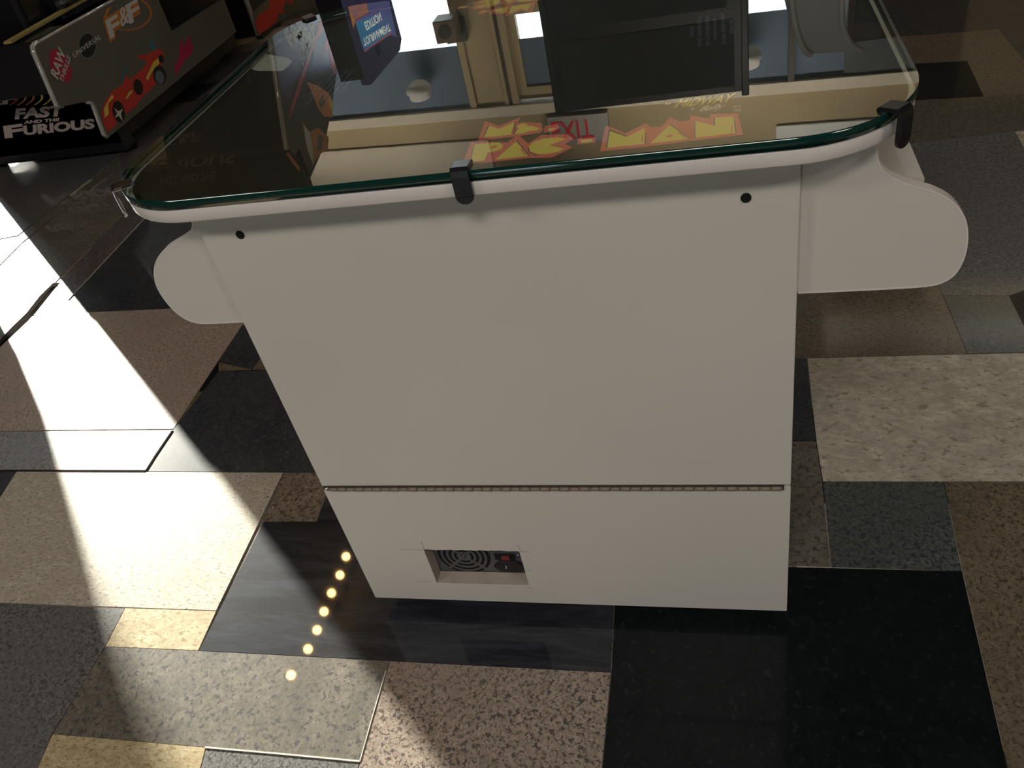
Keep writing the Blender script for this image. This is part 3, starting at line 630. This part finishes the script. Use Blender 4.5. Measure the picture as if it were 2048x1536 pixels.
# ------------------------------------------------------------ driving arcade machines beyond the table
XR = -1.875
def P1(u, v): q = on_x(u, v, XR); return (q.y, q.z)
def P2r(u, v): q = glass_to(u, v, (1, 0, 0), XR); return (q.y, q.z)
def driver(dx, label, art):
    X = XR+dx; W = .71; R0 = thing('driving_arcade_machine', (X-W/2, 2.9, 0), label, 'arcade machine', 'twin driving machines')
    # seat base side panel with the car art
    bl = [P1(*q) for q in ((82, 84), (74, 88), (70, 94), (72, 104), (118, 210), (124, 213), (178, 202), (187, 204), (192, 212), (212, 268), (219, 273))]
    base = bl+[(2.64, .103), (2.95, .103), (2.95, .245), (2.61, .255), (2.475, .258), (2.475, .40), (2.42, .455)]
    bp_ = MB().prism(base, 'x', X-.018, X).build('seat_side_panel', M['olive_panel'], R0)
    e = MB()
    rim = bl[:6]
    e.tube([(X-.009, y_, z_) for y_, z_ in rim], .009, 8); e.tube([(X-.009, y_, z_) for y_, z_ in bl[6:]], .009, 8)
    e.tube([(X-.009, bl[0][0], bl[0][1]), (X-.009, 2.42, .457)], .006, 8)
    e.tube([(X-.009, bl[-1][0], bl[-1][1]), (X-.009, 2.64, .103), (X-.009, 2.95, .103)], .004, 6)
    e.build('clear_edge', M['acrylic'], bp_)
    MB().prism([(max(y_, 1.93), z_) for y_, z_ in base if y_ > 1.78], 'x', X-W, X-W+.018).build('seat_side_panel', M['olive_panel'], R0)
    MB().box(X-W+.018, X-.018, 1.92, 2.95, .05, .44).box(X-W+.25, X-.018, 1.77, 1.92, .30, .47).build('seat_base', M['black'], R0)
    MB().box(X-.125, X-.095, 1.75, 2.45, .478, .486).build('yellow_trim', M['yellow_trim'], R0)
    MB().cyl((X-.05, 1.98, 0), (0, 0, 1), .03, .05, 18).build('levelling_foot', M['rubber'], R0)
    MB().cyl((X-W+.05, 1.98, 0), (0, 0, 1), .03, .05, 18).build('levelling_foot', M['rubber'], R0)
    MB().box(X-W+.1, X-.1, 2.1, 2.9, 0, .05).build('plinth', M['black'], R0)
    # seat: back with rounded shoulders and cushion
    bk = bez([(-.16, .40), (-.16, .88), (-.19, 1.12), (-.29, 1.28), (-.45, 1.32), (-.62, 1.28), (-.72, 1.12), (-.738, .9), (-.725, .62), (-.718, .40)], 5)
    MB().prism([(X+a, z_) for a, z_ in bk], 'y', 1.93, 2.07).build('seat_back', M['black'], R0, .02, 3)
    MB().box(X-W-.008, X-.0185, 1.92, 1.99, .02, .44).box(X-W-.008, X-.3, 1.925, 1.99, .44, .66).build('rear_panel', M['black'], R0)
    MB().box(X-W+.1, X-.1, 2.07, 2.5, .4402, .53).build('seat_cushion', M['black'], R0, .03, 3)
    # monitor cabinet
    cab = [(3.16, .0), (3.17, .55), (3.36, .95), (3.27, 1.43), (3.02, 1.945), (3.12, 2.155), (3.4, 2.10), (3.64, 1.985), (3.89, 1.835), (4.06, 1.58), (4.1, 0)]
    s2 = MB().prism(cab, 'x', X-.03, X).build('cabinet_side_panel', M['art_dark'], R0)
    e = MB(); e.tube([(X-.015, y_, z_) for y_, z_ in [(3.16, .02), (3.17, .55), (3.36, .95), (3.27, 1.43), (3.02, 1.945)]], .014, 8); e.build('chrome_edge', M['acrylic'], s2)
    e = MB(); e.tube([(X-.012, 3.012, 1.96), (X-.012, 3.108, 2.165)], .009, 8); e.build('painted_sun_edge', M['art_orange'], s2)  # orange colour stands in for sunlight on this edge
    MB().prism(cab, 'x', X-W, X-W+.03).build('cabinet_side_panel', M['art_dark'], R0)
    inner = [(3.22, .0), (3.23, .55), (3.42, .95), (3.30, 1.43), (3.05, 1.93), (3.14, 2.13), (3.4, 2.08), (3.64, 1.96), (3.88, 1.82), (4.04, 1.57), (4.08, 0)]
    MB().prism(inner, 'x', X-W+.03, X-.03).build('cabinet_body', M['black'], R0)
    mq = MB().box(X-1.85, X+.0, 3.06, 3.12, 1.99, 2.62).build('marquee', M['black'], R0)
    MB().box(X-W+.12, X-.12, 3.19, 3.215, 1.02, 1.40).build('screen_bezel', M['art_grey'] if False else M['olive_panel'], R0)
    MB().box(X-W+.05, X-.05, 3.0, 3.2, .62, .80).build('dashboard', M['olive_panel'], R0, .02)
    wh_ = MB(); wh_.tube([(X-W/2+.15*math.cos(2*PI*i/32), 2.93-.05*math.sin(2*PI*i/32), .86+.15*math.sin(2*PI*i/32)) for i in range(33)], .014, 8)
    wh_.tube([(X-W/2-.15, 2.93, .86), (X-W/2+.15, 2.93, .86)], .012, 8); wh_.tube([(X-W/2, 2.93, .86), (X-W/2, 3.05, .75)], .02, 8); wh_.build('steering_wheel', M['black_plastic'], R0)
    if not art: return
    # --- art on the seat base side
    xo = X+.0008
    def L(pts, dxo=0): return [(xo+dxo, *P1(*(q[0]*.20508, q[1]*.20508))) for q in pts]
    def tx(mb, body, a, b_, up, mi, bold, shear, dxo=.0012):
        A, B, U = [Vector(q) for q in L([a, b_, up], dxo)]; put_text(mb, body, A, B-A, U-A, mi, bold, shear)
    mats_ = [M['art_white'], M['art_orange'], M['art_red'], M['yellow'], M['art_dark'], M['art_grey'], M['art_teal'], M['art_pink'], M['letter_grey']]
    a = MB()
    a.poly(L([(1040, 1275), (1005, 1200), (985, 1100), (1020, 990), (1090, 890), (1250, 790), (1330, 725), (1420, 630), (1430, 590), (1340, 570), (1325, 545), (1440, 530), (1530, 468), (1590, 500), (1605, 580), (1560, 650), (1520, 720), (1525, 820), (1400, 930), (1320, 1040), (1235, 1105), (1150, 1150), (1120, 1235), (1075, 1272)]), 2)
    a.poly(L([(1715, 740), (1700, 650), (1740, 560), (1765, 370), (1800, 460), (1835, 340), (1885, 460), (1855, 540), (1790, 600), (1770, 640)]), 7)
    a.poly(L([(1495, 600), (1550, 560), (1550, 620), (1480, 700), (1440, 790), (1420, 760)], .0004), 3)
    a.poly(L([(1215, 970), (1260, 890), (1300, 880), (1240, 960)], .0004), 3)
    a.poly(L([(1010, 1060), (1090, 920), (1110, 950), (1050, 1010), (1060, 1110), (1020, 1150)], .0004), 3)
    for cx_, cy_, rx, ry, mi, dd in ((1155, 1090, 62, 105, 4, .0005), (1555, 735, 68, 92, 4, .0005), (1345, 850, 48, 78, 4, .0005), (1570, 575, 28, 40, 4, .0005), (1555, 755, 44, 64, 5, .0007), (1160, 1100, 44, 74, 4, .0006)):
        a.poly(L([(cx_+rx*math.cos(2*PI*i/24)*.9+ry*math.sin(2*PI*i/24)*.25, cy_+ry*math.sin(2*PI*i/24)-rx*.3*math.cos(2*PI*i/24)) for i in range(24)], dd), mi)
    a.poly(L([(1105, 1050), (1150, 1085), (1195, 1060), (1175, 1110), (1195, 1190), (1155, 1130), (1115, 1150), (1140, 1105)], .0009), 0)
    a.poly(L([(1230, 635), (1242, 650), (1200, 790), (1160, 820), (1200, 740)], .0003), 6)
    a.poly(L([(1450, 430), (1520, 365), (1490, 420), (1530, 490), (1475, 490)], .0003), 6)
    a.poly(L([(1230, 720), (1265, 790), (1190, 820)], .0004), 2)
    a.build('car_art', mats_, bp_)
    a = MB()
    a.poly(L([(1000, 185), (1340, -10), (1370, 130), (1120, 300), (1125, 375), (1065, 418)], .0003), 1)
    for (c0, c1, rx, ry, t0, t1) in ((1210, 150, 250, 170, -.9, 1.9),):
        pts = []
        for k in range(25):
            t_ = t0+(t1-t0)*k/24; pts.append((c0+rx*math.cos(t_)+20, c1-ry*math.sin(-t_)-20))
        pin_ = [(c0+(x_-c0)*.95-6, c1+(y_-c1)*.93) for x_, y_ in pts]
        a.poly(L(pts+pin_[::-1], .0002), 1)
    a.poly(L([(1005, 180), (1040, 90), (1090, 55), (1060, 110), (1030, 170)], .0002), 1)
    tx(a, 'F', (1070, 385), (1185, 310), (1020, 205), 0, .03, 0); tx(a, '&', (1175, 270), (1260, 220), (1150, 90), 0, .02, 0); tx(a, 'F', (1260, 240), (1375, 165), (1215, 55), 0, .03, 0)
    a.build('logo_art', mats_, bp_)
    a = MB(); 
    for (rx, ry, mi, dd) in ((90, 130, 5, .0002), (80, 118, 4, .0003)):
        a.poly(L([(850+rx*math.cos(2*PI*i/28), 445+ry*math.sin(2*PI*i/28)) for i in range(28)], dd), mi)
    tx(a, 'UNIVERSAL', (718, 568), (985, 375), (700, 520), 0, .01, 0)
    a.build('studio_lettering', mats_, bp_)
    a = MB(); a.poly(L([(480, 600), (485, 500), (540, 475), (640, 560), (700, 680), (695, 770), (640, 808), (560, 740), (500, 670)], .0002), 7)
    tx(a, 'RAW', (560, 780), (640, 520), (485, 710), 0, .03, 0); tx(a, 'THRILLS', (610, 815), (685, 570), (575, 775), 0, .02, 0)
    a.build('maker_lettering', mats_, bp_)
    # --- lettering on the rear of the seat base
    yr = 1.9195
    def RR(u, v): q = on_y(u, v, yr); return Vector((q.x, yr-.001, q.z))
    a = MB()
    def rt(body, A, B, U, mi, bold=.02, dy=0):
        A, B, U = RR(*A), RR(*B), RR(*U); o3 = Vector((0, -dy, 0)); put_text(a, body, A+o3, B-A, U-A, mi, bold, 0)
    for body, A, B, U in (('F', (10, 277), (48, 272), (6, 252)), ('URIOUS', (48, 271), (190, 257), (46, 251)), ('FAST', (30, 239), (126, 232), (32, 217)), ('AND THE', (48, 248), (119, 242), (48, 241.5)), ('F&F', (-60, 216), (32, 207), (-60, 196))):
        rt(body, A, B, U, 8, .05)
    for k, (cx_, m_) in enumerate(((36, 7), (52, 1), (68, 1), (85, 3), (103, 3))):
        pts = [RR(cx_-14+16*math.sin(PI*i/12)+1.5*k*0, 178+32*i/12) for i in range(13)]; pi_ = [p_+Vector((-.010, 0, 0)) for p_ in pts]
        a.poly(pts+pi_[::-1], m_)
    a.build('title_lettering', mats_, R0)
    # --- art on the cabinet side (seen upside down in the glass) and at its foot
    def G(pts, dxo=0): return [(xo+dxo, *P2r(460+q[0]*.17578, q[1]*.17578)) for q in pts]
    def D(pts, dxo=0): return [(xo+dxo, *P1(460+q[0]*.17578, q[1]*.17578)) for q in pts]
    m2_ = [M['art_blue'], M['art_pink'], M['art_orange'], M['art_white'], M['art_red'], M['art_teal'], M['yellow'], M['olive_panel']]
    a = MB()
    blue = G([(470, 330), (1150, 90), (1200, 860), (1130, 770), (980, 850), (830, 800), (600, 1060), (560, 860)])
    lowy = [(xo, 3.33, 1.10), (xo, 4.02, 1.10)]
    a.poly([blue[0], (xo, 3.35, .98), (xo, 4.07, .98), blue[1]]+blue[2:], 0)
    a.poly(G([(1090, 88), (1148, 88), (1200, 860), (1150, 770), (1120, 560), (1065, 600), (1100, 320), (990, 430), (860, 830), (740, 1180), (690, 1340), (660, 1345), (700, 1180), (830, 790), (960, 430)], .0004), 1)
    a.poly(G([(1045, 112), (1090, 92), (1010, 320), (960, 430)], .0006), 2)
    a.poly(G([(940, 560), (950, 760), (920, 810), (915, 700)], .0004), 5)
    a.poly(G([(870, 930), (1000, 975), (1120, 1060), (1172, 1160), (1165, 1340), (1060, 1320), (990, 1220), (940, 1080)], .0004), 2)
    a.poly(G([(1010, 1150), (1060, 1080), (1080, 1160), (1030, 1240), (1040, 1310)], .0007), 7)
    a.poly(G([(1120, 1090), (1172, 1160), (1170, 1290), (1130, 1200)], .0007), 6)
    a.poly(G([(820, 1390), (900, 1500), (1000, 1450), (1120, 1560), (1110, 1700), (1010, 1760), (940, 1880), (870, 1700)], .0004), 2)
    a.poly(G([(840, 1420), (900, 1500), (940, 1700), (950, 1890), (900, 1760), (860, 1600)], .0007), 3)
    a.poly(G([(1000, 1520), (1060, 1560), (1040, 1700), (985, 1740)], .0007), 7)
    def gt(body, A, B, U, mi, bold=.04):
        A, B, U = [Vector(q) for q in G([A, B, U], .0009)]; put_text(a, body, U, B-A, A-U, mi, bold, 0)
    gt('F&F', (600, 360), (780, 190), (700, 560), 3); gt('F&F', (760, 420), (910, 180), (850, 640), 3); gt('DRIFT', (800, 680), (880, 480), (830, 760), 3)
    a.build('side_art', m2_, s2)
    a = MB(); a.poly(D([(250, 150), (420, -10), (560, -120), (1000, 0), (870, 130), (600, 230), (480, 290), (310, 405)]), 7)
    a.poly(D([(285, 250), (340, 150), (430, 100), (450, 0), (480, -60), (690, -40), (725, 50), (640, 15), (600, 90), (615, 155), (550, 150), (540, 220), (470, 300), (330, 390), (300, 330)], .0004), 4)
    a.build('foot_art', m2_, s2)
    # --- marquee lettering
    ym = 3.059
    def MQ(u, v): q = glass_to(u, v, (0, 1, 0), ym); return Vector((q.x, ym-.001, q.z))
    mt = mat('marquee_grey_lettering', (.08, .07, .08), .4)
    for body, A, B, U in (('FURIOUS', (290, 345), (468, 326), (293, 322)), ('F&F', (335, 292), (400, 282), (337, 272)), ('FAST AND THE', (320, 372), (430, 360), (322, 354))):
        A, B, U = MQ(*A), MQ(*B), MQ(*U); 
        put_text(MB(), body, U, B-A, A-U, 0, .03, 0).build('marquee_lettering', mt, mq)
driver(0, 'black driving arcade machine with red car art standing left of the white table', True)
ps_ = thing('sun_blocker', (-3.25, 1.93, 0), 'unseen black board with a rounded shoulder, added left of the driving machine to shape the sun patch', 'stand')
sh = [(-2.895, .03), (-2.895, .50), (-2.92, .60), (-2.97, .70), (-3.04, .84), (-3.12, 1.05), (-3.2, 1.25), (-3.4, 1.36), (-3.62, 1.36), (-3.62, .03)]
MB().prism(sh, 'y', 1.90, 1.94).build('board', M['black'], ps_)  # invented board, outline cut to give the sun patch its left edge
MB().box(-3.60, -2.90, 1.80, 2.04, 0, .03).build('base', M['black'], ps_, .005)

# ------------------------------------------------------------ other machines seen in the glass
k = thing('upright_arcade_cabinet', (0, 2.5, 0), 'tall black upright cabinet behind the table, reflected as a black rectangle in the glass', 'arcade cabinet', 'upright cabinets')
M['bezel'] = painted('dark_green_bezel', (.014, .03, .02), .5, .5, 2.5)
MB().box(-.337, -.312, 2.2, 2.95, 0, 1.585).build('side_panel', M['bezel'], k, .004)
MB().box(.312, .337, 2.2, 2.95, 0, 1.60).build('side_panel', M['black'], k, .004)
MB().box(-.312, .312, 2.204, 2.93, .02, 1.583).build('body', M['black'], k)
MB().box(-.27, .27, 2.2, 2.204, .95, 1.30).build('monitor_glass', mat('dark_screen', (.004, .008, .006), .5), k)
MB().box(-.29, .29, 2.2, 2.204, 1.34, 1.56).build('marquee', mat('dark_marquee', (.010, .010, .010), .5), k)
# blue tournament cabinet turned toward the windows
dirv = Vector((.453, .892, 0)).normalized(); A0 = Vector((-1.365, 3.10, 0)); A0 = A0 - dirv*.045; nrm = Vector((dirv.y, -dirv.x, 0))
kb = thing('upright_arcade_cabinet', A0+Vector((-.2, .2, 0)), 'upright cabinet with blue TOURNAMENT EDITION sign, reflected upside down beside the bright window', 'arcade cabinet', 'upright cabinets')
def F3(s_, z, off=0): return A0+dirv*s_+nrm*off+Vector((0, 0, z))
def slabd(mb, pts, o0, o1, mi=0):
    n = len(pts); vs = [F3(a, z, o0) for a, z in pts]+[F3(a, z, o1) for a, z in pts]
    return mb.add(vs, [list(range(n))[::-1], list(range(n, 2*n))]+[(i, (i+1) % n, n+(i+1) % n, n+i) for i in range(n)], mi)
slabd(MB(), [(0, 0), (.30, 0), (.30, 1.58), (.27, 1.625), (.03, 1.70), (0, 1.69)], -.03, 0).build('side_panel', M['art_violet'], kb)
MB().box(A0.x-.12, A0.x+.0, A0.y+.0, A0.y+.30, 0, 1.66).build('body', M['black'], kb)
a = MB()
def sgn(px): 
    kk = nrm.dot(A0)+.0015; q = glass_to(*px, nrm, kk); return q
zb_ = lambda pts: [sgn((660+x*.104167, y*.104167)) for x, y in pts]
a.poly(zb_([(340, 110), (1140, 10), (1220, 420), (1260, 600), (1280, 720), (1100, 640), (660, 1020), (480, 400)]), 0)
a.poly(zb_([(490, 420), (1050, 160), (1200, 440), (1220, 640), (660, 960)]), 1)
a.poly(zb_([(340, 110), (700, 60), (740, 240), (490, 370), (450, 560), (420, 420)]), 2)
a.poly(zb_([(500, 390), (1060, 95), (1070, 120), (510, 420)]), 3); a.poly(zb_([(660, 960), (1180, 615), (1190, 640), (670, 990)]), 3)
a.poly(zb_([(850, 900), (940, 860), (1000, 1000), (920, 1100)]), 5)
def st(body, A, B, U):
    A, B, U = sgn(A), sgn(B), sgn(U); put_text(a, body, U+nrm*.001, B-A, A-U, 4, .02, 0)
def zc(x, y): return (660+x*.104167, y*.104167)
st('TOURNAMENT', zc(660, 890), zc(1170, 590), zc(620, 740)); st('EDITION', zc(700, 590), zc(1000, 390), zc(650, 430))
a.build('sign_art', [mat('glow_violet', (.16, .17, .42), .4, emit=(.22, .24, .6), es=.35), mat('glow_teal', (.05, .25, .35), .4, emit=(.04, .32, .5), es=.6), mat('glow_orange', (.75, .25, .06), .4, emit=(.9, .35, .1), es=.4), mat('glow_red', (.75, .06, .04), .4, emit=(.9, .1, .1), es=.5), mat('glow_cream', (.8, .78, .7), .4, emit=(.9, .88, .7), es=.9), M['art_blue']], kb)  # emission added to lift the dim sign colours
# fix reading direction is handled by the plane mapping; white cabinet with curved side
kw = thing('upright_arcade_cabinet', (.6, 2.6, 0), 'white cabinet with a curved side panel, reflected at the right end of the glass', 'arcade cabinet', 'upright cabinets')
cur = bez([(.463, 1.2), (.468, 1.30), (.482, 1.39), (.510, 1.465), (.535, 1.485)], 6)
cr = bez([(.69, 1.492), (.652, 1.463), (.630, 1.42), (.620, 1.38), (.617, 1.30), (.618, 1.2)], 6)
out = [(.463, 0)]+cur+cr+[(.618, 0)]
MB().prism(out, 'y', 2.2, 2.225).build('side_panel', M['white'], kw)
for crv in (cur, cr):
    e = MB(); e.tube([(x_, 2.19, z_) for x_, z_ in crv], .009, 8); e.build('edge_molding', M['white_edge'], kw)
MB().box(.47, .61, 2.225, 2.75, 0, 1.40).build('body', M['card_white'], kw)
kp = thing('upright_arcade_cabinet', (.95, 3.4, 0), 'plain brown cabinet reflected at the far right end of the glass', 'arcade cabinet', 'upright cabinets')
MB().box(.78, 1.25, 3.2, 3.75, .0, 1.83).build('body', M['plate_tan'], kp, .006)
MB().box(.81, 1.22, 3.19, 3.2, 1.5, 1.75).build('marquee', M['dark_trim'], kp)
bpy.context.view_layer.update()
